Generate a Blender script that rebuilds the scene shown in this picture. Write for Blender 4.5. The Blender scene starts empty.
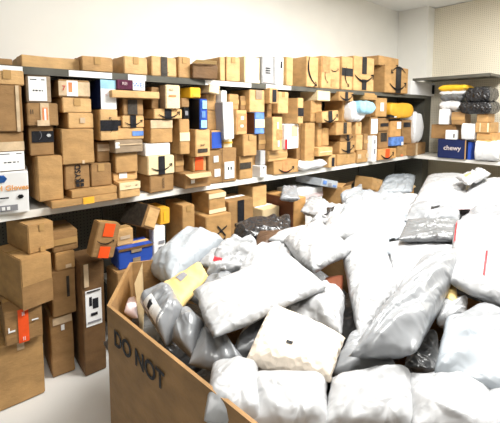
import bpy, bmesh, math, random
from mathutils import Vector, Matrix, noise
random.seed(7)
C = bpy.context.scene
COL = C.collection
PI = math.pi

# ------------------------------------------------------------------ camera
FP, HZ, PY = 375.0, 33.0, 148.0
AZ = math.atan(440/math.hypot(FP, HZ)); PT = math.atan(HZ/FP); H = 1.70
CF = Vector((math.cos(AZ)*math.cos(PT), math.sin(AZ)*math.cos(PT), -math.sin(PT)))
CR = Vector((math.sin(AZ), -math.cos(AZ), 0))
CU = CR.cross(CF)
cam = bpy.data.cameras.new('camera'); co = bpy.data.objects.new('camera', cam); COL.objects.link(co)
cam.sensor_width = 36; cam.lens = 36*FP/500; cam.shift_y = -(211.5-PY)/500; cam.clip_start = .02
m = Matrix((CR, CU, -CF)).transposed().to_4x4(); m.translation = Vector((0, 0, H)); co.matrix_world = m
C.camera = co
C.view_settings.view_transform = 'Standard'; C.view_settings.look = 'None'
C.view_settings.gamma = 1; C.view_settings.use_curve_mapping = False
C.view_settings.exposure = 0.55

# ------------------------------------------------------------------ light
w = bpy.data.worlds.new('world'); C.world = w; w.use_nodes = True
w.node_tree.nodes['Background'].inputs[0].default_value = (1, .98, .95, 1)
w.node_tree.nodes['Background'].inputs[1].default_value = 0.02
CEIL = 3.3
LAMPS = [(2.2, .9, 95), (4.1, .5, 80), (.3, .2, 22)]
def lamp(x, y, e, z=CEIL-.09, sx=1.2, sy=.55):
    l = bpy.data.lights.new('tube_light', 'AREA'); l.shape = 'RECTANGLE'; l.size = sx; l.size_y = sy
    l.energy = e; l.color = (1, .985, .95)
    o = bpy.data.objects.new('tube_light', l); o.location = (x, y, z); COL.objects.link(o)
for x, y, e in LAMPS: lamp(x, y, e)

# ------------------------------------------------------------------ pixels to places (used to measure, each point on a real plane)
def ray(x, y): return CF + CR*((x-250)/FP) + CU*((PY-y)/FP)
def onZ(x, y, z):
    r = ray(x, y); t = (z-H)/r.z; return Vector((t*r.x, t*r.y, z))
def onY(x, y, Y):
    r = ray(x, y); t = Y/r.y; return Vector((t*r.x, Y, H+t*r.z))
def onX(x, y, X):
    r = ray(x, y); t = X/r.x; return Vector((X, t*r.y, H+t*r.z))

# ------------------------------------------------------------------ materials
MATS = {}
def mat(name, col, rough=.7, bump=0, bscale=30, var=0, vscale=4, metal=0, spec=.3, kind='noise', emit=0, stretch=(1,1,1), trans=0):
    if name in MATS: return MATS[name]
    M = bpy.data.materials.new(name); M.use_nodes = True; nt = M.node_tree; N = nt.nodes; Lk = nt.links
    b = N['Principled BSDF']; b.inputs['Roughness'].default_value = rough; b.inputs['Metallic'].default_value = metal
    b.inputs['Specular IOR Level'].default_value = spec
    b.inputs['Base Color'].default_value = (*col, 1)
    tc = N.new('ShaderNodeTexCoord'); mp = N.new('ShaderNodeMapping'); Lk.new(tc.outputs['Object'], mp.inputs[0]); mp.inputs['Scale'].default_value = stretch
    oi = N.new('ShaderNodeObjectInfo')
    if var:
        n = N.new('ShaderNodeTexNoise'); n.inputs['Scale'].default_value = vscale; n.inputs['Detail'].default_value = 5
        Lk.new(mp.outputs[0], n.inputs['Vector'])
        rp = N.new('ShaderNodeValToRGB'); e = rp.color_ramp.elements
        e[0].position = .3; e[1].position = .7
        e[0].color = (*[c*(1-var) for c in col], 1); e[1].color = (*[min(1, c*(1+var*.6)) for c in col], 1)
        Lk.new(n.outputs[0], rp.inputs[0]); Lk.new(rp.outputs[0], b.inputs['Base Color'])
    if bump:
        if kind == 'voronoi':
            n2 = N.new('ShaderNodeTexVoronoi'); n2.inputs['Scale'].default_value = bscale
        else:
            n2 = N.new('ShaderNodeTexNoise'); n2.inputs['Scale'].default_value = bscale; n2.inputs['Detail'].default_value = 6
            if kind == 'crease':
                n2.noise_type = 'RIDGED_MULTIFRACTAL'; n2.normalize = True; n2.inputs['Detail'].default_value = 3; n2.inputs['Distortion'].default_value = .6
        Lk.new(mp.outputs[0], n2.inputs['Vector'])
        bp = N.new('ShaderNodeBump'); bp.inputs['Strength'].default_value = bump; bp.inputs['Distance'].default_value = .06 if kind == 'crease' else .01
        Lk.new(n2.outputs[0], bp.inputs['Height']); Lk.new(bp.outputs[0], b.inputs['Normal'])
    if emit:
        b.inputs['Emission Color'].default_value = (*col, 1); b.inputs['Emission Strength'].default_value = emit
    MATS[name] = M; return M
def pegboard(name, col, dark):
    M = mat(name, col, .7); nt = M.node_tree; N = nt.nodes; Lk = nt.links; b = N['Principled BSDF']
    tc = N.new('ShaderNodeTexCoord'); sp = N.new('ShaderNodeSeparateXYZ'); Lk.new(tc.outputs['Object'], sp.inputs[0])
    def M2(op, a, bb=None):
        n = N.new('ShaderNodeMath'); n.operation = op
        for i, v in enumerate((a, bb)):
            if v is None: continue
            if isinstance(v, (int, float)): n.inputs[i].default_value = v
            else: Lk.new(v, n.inputs[i])
        return n.outputs[0]
    ax = M2('ADD', sp.outputs[0], sp.outputs[1])
    def cell(v):
        f = M2('FRACT', M2('MULTIPLY', v, 1/.0254)); c = M2('SUBTRACT', f, .5); return M2('MULTIPLY', c, c)
    r = M2('ADD', cell(ax), cell(sp.outputs[2])); k = M2('LESS_THAN', r, .03)
    mx = N.new('ShaderNodeMix'); mx.data_type = 'RGBA'; Lk.new(k, mx.inputs[0])
    mx.inputs[6].default_value = (*col, 1); mx.inputs[7].default_value = (*dark, 1)
    Lk.new(mx.outputs[2], b.inputs['Base Color']); return M
def cb(name, col, v=.22): return mat(name, col, .62, .25, 40, v, 9, stretch=(1, 1, 2), spec=.35)
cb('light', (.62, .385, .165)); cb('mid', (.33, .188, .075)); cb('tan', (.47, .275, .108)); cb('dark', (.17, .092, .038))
cb('redbrown', (.15, .055, .025)); cb('cream', (.82, .66, .40), .06); cb('greybrown', (.33, .245, .16)); cb('orangey', (.60, .33, .12))
mat('white', (.86, .86, .85), .55, .05, 40, .04); mat('greycard', (.42, .42, .42), .6, .05, 30, .1)
mat('navy', (.012, .022, .09), .4, var=.1); mat('blue', (.03, .085, .42), .4, var=.15); mat('midblue', (.05, .19, .55), .4, var=.3, vscale=30)
mat('paleblue', (.33, .60, .75), .4, var=.2, vscale=20); mat('blueprint', (.13, .26, .62), .5, var=.35, vscale=25)
mat('black', (.012, .012, .013), .35, var=.2); mat('yellow', (.85, .50, .03), .45, .3, 12, .15); mat('amber', (.80, .42, .04), .5, .2, 20, .2)
mat('paper', (.88, .88, .87), .6); mat('ink', (.015, .015, .018), .6); mat('greyink', (.25, .25, .27), .6); mat('paleink', (.55, .42, .28), .6)
mat('blacktape', (.018, .018, .022), .35, var=.5, vscale=60); mat('tape', (.46, .28, .11), .25, spec=.5, var=.12)
mat('cleartape', (.66, .50, .32), .2, .3, 40, .2, 20, spec=.6); mat('creamtape', (.80, .68, .45), .35, var=.1)
mat('orange', (.90, .10, .02), .4, .1, 40, .1, 20); mat('salmon', (.82, .27, .11), .5, var=.25, vscale=30); mat('red', (.55, .02, .03), .5)
mat('orangetext', (.80, .38, .12), .6); mat('purple', (.10, .02, .05), .35, var=.4, vscale=40); mat('blackprint', (.05, .04, .03), .6, var=.5, vscale=50)
mat('poly', (.42, .427, .437), .33, .3, 22, .05, 5, spec=.45, kind='crease'); mat('polycool', (.40, .435, .47), .28, .2, 18, .1, 8, spec=.5, kind='crease')
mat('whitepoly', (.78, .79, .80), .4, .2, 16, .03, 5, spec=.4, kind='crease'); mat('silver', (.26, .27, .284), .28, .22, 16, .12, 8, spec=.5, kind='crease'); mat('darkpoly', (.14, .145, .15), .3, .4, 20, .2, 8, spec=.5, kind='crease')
mat('blackpoly', (.018, .018, .020), .27, .5, 20, .2, 6, spec=.6, kind='crease'); mat('manila', (.76, .55, .22), .6, .35, 22, .1)
mat('padded', (.84, .74, .62), .6, .8, 42, .06, kind='voronoi'); mat('brownred', (.16, .045, .018), .6, .1); mat('pinkpaper', (.72, .58, .58), .5, .1, 20, .1); mat('brownpoly', (.10, .055, .03), .5, .4, 20, .3)
mat('wallgrey', (.25, .25, .24), .8); mat('faded', (.62, .55, .54), .6); mat('wallpaint', (.86, .85, .80), .8, .05, 30, .02); mat('ceilpaint', (.88, .88, .86), .85); 
mat('floorpaint', (.74, .73, .70), .55, .05, 6, .06, 2); mat('shelfmetal', (.80, .79, .74), .4, var=.05); mat('shelfdark', (.10, .097, .08), .45, var=.3, vscale=8)
mat('lampwhite', (.9, .9, .88), .5); mat('diffuser', (1, .98, .94), .5, emit=4)
pegboard('pegolive', (.12, .117, .095), (.03, .03, .025)); pegboard('pegcream', (.80, .74, .60), (.42, .37, .28))
pegboard('pegshade', (.50, .44, .32), (.2, .16, .11))  # the cream pegboard again, with the shade under the shelf in its colour

# ------------------------------------------------------------------ mesh helpers
def newobj(name, bm, m, parent=None, smooth=False):
    me = bpy.data.meshes.new(name); bm.to_mesh(me); bm.free()
    for q in (m if isinstance(m, (list, tuple)) else [m]): me.materials.append(MATS[q])
    if smooth:
        for p in me.polygons: p.use_smooth = True
    o = bpy.data.objects.new(name, me); COL.objects.link(o)
    if parent: o.parent = parent
    return o
def box_bm(x0, y0, z0, x1, y1, z1, bev=0, seg=1, bm=None):
    bm = bm or bmesh.new(); r = bmesh.ops.create_cube(bm, size=1)
    vs = r['verts']
    for v in vs: v.co = Vector((x0+(v.co.x+.5)*(x1-x0), y0+(v.co.y+.5)*(y1-y0), z0+(v.co.z+.5)*(z1-z0)))
    if bev: bmesh.ops.bevel(bm, geom=list({e for v in vs for e in v.link_edges}), offset=bev, segments=seg, affect='EDGES')
    return bm
def struct(name, bm, m, parent=None):
    o = newobj(name, bm, m, parent)
    if not parent: o['kind'] = 'structure'
    return o
def empty(name, loc, rz=0, ry=0, rx=0):
    o = bpy.data.objects.new(name, None); o.empty_display_size = .1; COL.objects.link(o)
    o.location = loc; o.rotation_euler = (rx, ry, rz); return o
def tag(o, label, cat, group=None):
    o['label'] = label; o['category'] = cat
    if group: o['group'] = group
    return o

# ------------------------------------------------------------------ room
X0, X1, Y0, YB = -3.0, 5.9, -3.0, 3.06
D = 2.56
ZT, ZM, ZR = 1.985, 1.125, 2.215
struct('floor', box_bm(X0-.1, Y0-.1, -.1, X1+.1, YB+.1, 0), 'floorpaint')
struct('ceiling', box_bm(X0-.1, Y0-.1, CEIL, X1+.1, YB+.1, CEIL+.1), 'ceilpaint')
struct('wall_back', box_bm(X0-.1, YB, 0, X1+.1, YB+.1, CEIL), 'wallpaint')
struct('wall_right', box_bm(X1, Y0, 0, X1+.1, YB, CEIL), 'wallpaint')
struct('wall_left', box_bm(X0-.1, Y0, 0, X0, YB, CEIL), 'wallgrey')
struct('wall_front', box_bm(X0, Y0-.1, 0, X1, Y0, CEIL), 'wallgrey')
for x, y, e in LAMPS:
    t = tag(empty('ceiling_light', (x, y, CEIL)), 'white fluorescent fitting on the ceiling', 'light', 'ceiling lights')
    b = box_bm(-.64, -.30, -.06, .64, -.275, 0); box_bm(-.64, .275, -.06, .64, .30, 0, bm=b)
    box_bm(-.64, -.275, -.06, -.6, .275, 0, bm=b); box_bm(.6, -.275, -.06, .64, .275, 0, bm=b)
    newobj('frame', b, 'lampwhite', t); newobj('diffuser', box_bm(-.6, -.275, -.05, .6, .275, -.02), 'diffuser', t)

# shelving against the back wall: panel, uprights, two shelves
sh = tag(empty('wall_shelving', (0, YB, 0)), 'long metal shelving with olive pegboard back along the left wall, loaded with cartons', 'shelving')
SX0, SX1 = -1.4, 5.66
newobj('pegboard_panel', box_bm(SX0, -.03, 0, SX1, -.012, 2.06), 'pegolive', sh)
for i in range(7): newobj('upright', box_bm(SX0+.02+i*1.2, -.05, 0, SX0+.06+i*1.2, -.03, 2.06), 'shelfdark', sh)
for z, x1, d_, mm in ((ZT, 5.66, D-.0, 'shelfdark'), (ZM, 5.66, D, 'shelfmetal')):
    b = box_bm(SX0, d_-YB, z-.012, x1, -.05, z); box_bm(SX0, d_-YB, z-.045, x1, d_-YB+.006, z-.012, bm=b)
    newobj('shelf', b, mm, sh)
def lipstrip(z, xa, xb, m='paper'):
    a = onY(xa, 80 if z > 1.5 else 200, D).x; c = onY(xb, 80 if z > 1.5 else 200, D).x
    o = newobj('price_strip', box_bm(a, D-YB-.003, z-.042, c, D-YB-.0005, z-.004), m, sh); o['label'] = 'white paper price strip'
for a, c in ((-30, 23), (69, 112), (128, 146), (205, 251), (266, 291)): lipstrip(ZT, a, c)
lb = struct('trim_1', box_bm(5.67, 2.6, 2.06, X1, YB, CEIL), 'wallpaint')
newobj('corner_panel', box_bm(5.67, 2.6, 0, X1, YB, 2.059), 'pegolive', lb)
# lower deck hidden behind the heap
ZL = .42
LX0 = onY(122, 300, D).x; LX1 = onY(168, 300, D-.3).x
newobj('shelf', box_bm(LX0, D-YB, ZL-.03, 5.66, -.05, ZL), 'shelfmetal', sh)
newobj('shelf', box_bm(LX1, D-YB-.34, ZL-.03, 5.66, D-YB-.001, ZL), 'shelfmetal', sh)
# shelving against the right wall
XR = 5.25
rs = tag(empty('wall_shelving', (X1, 2.1, 0)), 'short shelving on the right wall holding the navy box and black bags', 'shelving')
newobj('pegboard_panel', box_bm(-.018, -2.6, 1.135, -.002, .51, CEIL-.01), 'pegcream', rs)
newobj('pegboard_panel', box_bm(-.018, -2.6, 0, -.002, .51, 1.135), 'pegshade', rs)  # same board below the shelf, shade painted as a darker tone
for z, ya, yb in ((ZR, 1.62-2.1, .49), (ZM, 1.42-2.1, .50)):
    b = box_bm(XR-X1, ya, z-.012, -.02, yb, z); box_bm(XR-X1, ya, z-.04, XR-X1+.006, yb, z-.012, bm=b)
    if z > 2: box_bm(XR-X1, ya, z-.03, -.02, ya+.006, z-.012, bm=b)
    newobj('shelf', b, 'shelfdark' if z > 2 else 'shelfmetal', rs)

# ------------------------------------------------------------------ marks on faces (local: face plane y=-d/2, u right, v up)
def rect_on(name, parent, w_, h_, yf, u0, v0, u1, v1, m, th=.0012, bars=0, off=0):
    b = box_bm((u0-.5)*w_, yf-th-off, v0*h_, (u1-.5)*w_, yf-off, v1*h_)
    lab = newobj(name, b, m, parent)
    if bars:
        b = bmesh.new(); W = (u1-u0)*w_; Hh = (v1-v0)*h_; rr = random.Random(int(W*9999)+bars)
        xa = (u0-.5)*w_; za = v0*h_
        def patch(p0, q0, p1, q1): box_bm(xa+p0*W, yf-th-off-.0006, za+q0*Hh, xa+p1*W, yf-th-off+.0002, za+q1*Hh, bm=b)
        if bars == 1:
            for k in range(9):
                p = .12+k*.085; patch(p, .18, p+rr.choice((.02, .035, .05)), .48)
            patch(.1, .62, .7, .66); patch(.1, .72, .5, .76); patch(.1, .84, .8, .90)
        elif bars == 2:
            patch(.22, .40, .32, .46); patch(.36, .40, .5, .46); patch(.56, .40, .66, .46); patch(.72, .40, .78, .46); patch(.1, .86, .45, .9); patch(.7, .86, .9, .9)
        else:
            patch(.3, .5, .45, .7); patch(.6, .5, .75, .7)
        newobj('printed_lines', b, 'ink', lab)
    return lab
def smile_on(parent, w_, h_, yf, cu, cv, size, rot=0, m='ink', off=.0016):
    b = bmesh.new(); n = 18; top = []; bot = []
    for i in range(n+1):
        t = i/n; x = (t-.5); y = -.20*(1-(2*t-1)**2)*1.0+.03*t; th = .03+.045*math.sin(PI*min(1, t*1.05))
        top.append((x, y+th*.5)); bot.append((x, y-th*.5))
    ca, sa = math.cos(rot), math.sin(rot)
    def V(p): 
        x, y = p[0]*size, p[1]*size
        return b.verts.new(((cu-.5)*w_+x*ca-y*sa, yf-off, cv*h_+x*sa+y*ca))
    tv = [V(p) for p in top]; bv = [V(p) for p in bot]
    for i in range(n): b.faces.new((tv[i], bv[i], bv[i+1], tv[i+1]))
    ar = [V(p) for p in ((.36, .05), (.52, .07), (.50, -.10), (.47, -.10), (.475, .02), (.37, .02))]; b.faces.new(ar[::-1])
    bmesh.ops.solidify(b, geom=list(b.faces), thickness=.0006)
    return newobj('curved_arrow_print', b, m, parent)
def text_mesh(s, size, bold=0):
    cu = bpy.data.curves.new('lettering', 'FONT'); cu.body = s; cu.size = size; cu.align_x = 'CENTER'; cu.align_y = 'CENTER'; cu.extrude = .0004; cu.offset = bold
    o = bpy.data.objects.new('lettering', cu); COL.objects.link(o); dg = bpy.context.evaluated_depsgraph_get()
    me = bpy.data.meshes.new_from_object(o.evaluated_get(dg)); bpy.data.objects.remove(o); return me
def text_on(parent, w_, h_, yf, cu, cv, size, s, rot=0, m='ink', off=.0018, bold=0):
    me = text_mesh(s, size, bold); me.materials.clear(); me.materials.append(MATS[m])
    o = bpy.data.objects.new('lettering', me); COL.objects.link(o); o.parent = parent
    o.matrix_local = Matrix.Translation(((cu-.5)*w_, yf-off, cv*h_)) @ Matrix.Rotation(rot, 4, 'Y').inverted() @ Matrix.Rotation(PI/2, 4, 'X')
    return o
def hex_on(parent, w_, h_, yf, cu, cv, r, m):
    b = bmesh.new(); vs = [b.verts.new(((cu-.5)*w_+r*1.2*math.cos(k*PI/3), yf-.0018, cv*h_+r*math.sin(k*PI/3))) for k in range(6)]
    b.faces.new(vs); bmesh.ops.solidify(b, geom=list(b.faces), thickness=.0006); return newobj('emblem', b, m, parent)

# ------------------------------------------------------------------ cartons
def carton_bm(w_, d_, h_, rnd, worn=.003):
    b = bmesh.new(); bmesh.ops.create_cube(b, size=1)
    bmesh.ops.subdivide_edges(b, edges=b.edges[:], cuts=3, use_grid_fill=True)
    sd = rnd.random()*50
    for v in b.verts:
        c = v.co; bulge = .012*min(w_, h_)*(1-abs(2*c.x)**2)*(1-abs(2*c.z)**2)
        x, y, z = c.x*w_, c.y*d_, (c.z+.5)*h_
        if abs(c.y) > .49: y += -bulge*.4*(1 if c.y > 0 else -1)
        n = noise.noise_vector(Vector((x*6+sd, y*6, z*6)))*worn
        if c.z < -.49: n.z = 0
        v.co = Vector((x, y, z))+n
    es = [e for e in b.edges if len(e.link_faces) == 2 and e.calc_face_angle(0) > .8]
    bmesh.ops.bevel(b, geom=es, offset=min(.005, .06*min(w_, h_, d_)), segments=2, affect='EDGES')
    return b
def build_carton(x, s, z, w_, d_, h_, tone, label, feats, o):
    side = o.get('side'); rnd = random.Random(int(x*1000+z*777))
    yc = D+s+d_/2
    if side: loc, rz = (XR+s+d_/2, -(x+w_/2), z), -PI/2
    else: loc, rz = (x+w_/2, yc, z), 0
    name = o.get('name', 'cardboard_box')
    jy = 0 if ('yaw' in o or 'group' in o) else rnd.uniform(-3.5, 3.5)
    jy *= min(1, .22/max(w_, .01))
    roll = math.radians(o.get('roll', 0)); tilt = math.radians(o.get('tilt', 0))
    t = empty(name, loc, rz+math.radians(o.get('yaw', jy)), roll, tilt)
    tag(t, label, o.get('cat', 'box'), o.get('group'))
    if name == 'flat_box' : t.name = 'flat_box'
    body = newobj('carton', carton_bm(w_, d_, h_, rnd, o.get('worn', .003)), tone, t)
    yf = -d_/2-.0035
    if o.get('seam', 1) and d_ > .05 and w_ > .06:
        rect = box_bm(-w_/2+.004, -.025, h_+.001, w_/2-.004, .025, h_+.0022); newobj('tape', rect, o.get('seamtape', 'tape'), t)
        if not feats and h_ > .08:
            if rnd.random() < .5: feats = [('T', .5-.02/w_, max(.0, 1-.05/h_), .5+.02/w_, 1, 'tape')]
            elif rnd.random() < .6: feats = [('T', .02, .5-.02/h_, .98, .5+.02/h_, 'tape')]
    for k, f in enumerate(feats):
        off = .0014*k
        if f[0] == 'T': rect_on('tape', t, w_, h_, yf, *f[1:5], f[5] if len(f) > 5 else 'tape', off=off)
        elif f[0] == 'P': rect_on('print_or_shade_panel', t, w_, h_, yf, *f[1:5], f[5], off=off)
        elif f[0] == 'L': q = rect_on('shipping_label', t, w_, h_, yf, *f[1:5], f[5] if len(f) > 5 else 'paper', bars=f[6] if len(f) > 6 else 1, off=off)
        elif f[0] == 'S': smile_on(t, w_, h_, yf, f[1], f[2], f[3]*w_, math.radians(f[4]) if len(f) > 4 else 0, f[5] if len(f) > 5 else 'ink', off=off+.001)
        elif f[0] == 'X': text_on(t, w_, h_, yf, f[1], f[2], f[3]*h_, f[4], math.radians(f[5]), f[6], off=off+.001, bold=f[7] if len(f) > 7 else 0)
        elif f[0] == 'H': hex_on(t, w_, h_, yf, f[1], f[2], f[3]*h_, f[4])
        elif f[0] == 'SIDE':   # left side panel
            newobj('print_or_shade_panel', box_bm(-w_/2-.0055, -d_/2+.004, .004, -w_/2-.004, d_/2-.004, h_-.004), f[1], t)
        elif f[0] == 'FLAP':   # open flap drooping from the upper front edge
            b = bmesh.new(); vs = [b.verts.new(p) for p in ((-w_/2, yf, h_), (w_/2, yf, h_), (w_*.4, yf-f[1], h_-f[2]), (-w_*.4, yf-f[1], h_-f[2]))]
            b.faces.new(vs); bmesh.ops.solidify(b, geom=list(b.faces), thickness=.004); newobj('flap', b, f[3], t)
    return t

BT = lambda a=.4, b=.62: ('T', a, 0, b, 1, 'blacktape')
HT = lambda a=.4, b=.62: ('T', 0, a, 1, b, 'blacktape')
# rows: x0, top, x1, bottom (as seen), setback, depth, tone, label, marks, options
TOP = [
 (-45,57,14,63, .02,.36,'mid','plain brown carton at the far left end of the top shelf',[],{}),
 (20,57,80,63, .10,.30,'light','wide plain carton on the top shelf left of the white price strip',[],{}),
 (82,57,114,67.5, .03,.36,'tan','tan carton on the top shelf above the long white price strip',[],{}),
 (123,57,148,71, .02,.36,'light','plain light tan carton on the top shelf, just left of the black taped one',[],{}),
 (151,57,177,72, .01,.36,'light','light carton with a black tape strip down its middle on the top shelf',[('T',.36,0,.62,1,'blackprint'),('S',.5,.2,.3,0,'ink')],{}),
 (178,57,191,73, .02,.36,'tan','narrow tan carton on the top shelf beside the dented rounded one',[],{}),
 (196,64,219,76, -.05,.28,'dark','dented carton with a bulging rounded lower edge jutting from the top shelf',[('FLAP',.05,-.02,'cream')],{'worn':.014,'yaw':-12}),
 (219,57,225,78, .03,.36,'light','narrow upright carton between the dented one and a plain light one on top shelf',[],{}),
 (227,57,241,79, .02,.36,'light','plain light carton on the top shelf above the right white price strip',[],{}),
 (244,57,260,80, .01,.34,'cream','cream carton on the top shelf left of the grey printed one',[('T',.0,.0,1,.12,'creamtape')],{}),
 (261,57,274,80.5, .01,.34,'greycard','grey printed carton with dark writing on the top shelf',[('X',.5,.5,.35,'III',90,'ink'),('P',.08,.05,.9,.3,'pinkpaper')],{}),
 (275,57,284,79, .0,.34,'white','white carton with a small black mark on the top shelf',[('P',.6,.6,.8,.85,'ink')],{}),
 (285,57,293,83, .03,.33,'light','plain yellowish carton between white box and dark sided box on the top shelf',[],{}),
 (307,57,319,84.5, -.02,.40,'light','carton with a long dark side and a big downward arrow print on the top shelf',[('S',.5,.52,1.7,-72)],{}),
 (322,57,340,86, .0,.36,'light','carton with an orange sticker and two arrow prints on the top shelf',[('P',.02,.5,.45,1,'salmon'),('P',.5,.05,.75,.3,'salmon'),('S',.68,.62,.42,4),('S',.25,.35,.4,-75)],{}),
 (342,57,353,87, .0,.36,'light','narrow carton with a black tape band and downward arrow on the top shelf',[HT(.42,.66),('S',.5,.4,1.1,-80)],{}),
 (354,57,374,88.5, .0,.36,'light','carton with black vertical tape and wide curved arrow print on the top shelf',[('T',.4,.5,.62,1,'blacktape'),('T',.4,.03,.62,.34,'blacktape'),('S',.5,.45,.9,0)],{}),
 (385,67,408,91.5, -.04,.36,'tan','large carton at the top shelf far right end with black tape and an upward arrow',[('T',.45,0,.68,1,'blacktape'),('S',.55,.35,.7,0),('S',.55,.8,.6,180)],{}),
 (378,57,399,66.5, .0,.34,'tan','carton stacked on the large one at the top shelf right end',[('S',.6,.1,.7,0)],{}),
 (411,82,435,92, .0,.30,'white','flat white box lying at the far right end of the top shelf',[('P',.86,.15,.98,.85,'ink')],{'name':'flat_box'}),
]
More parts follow.
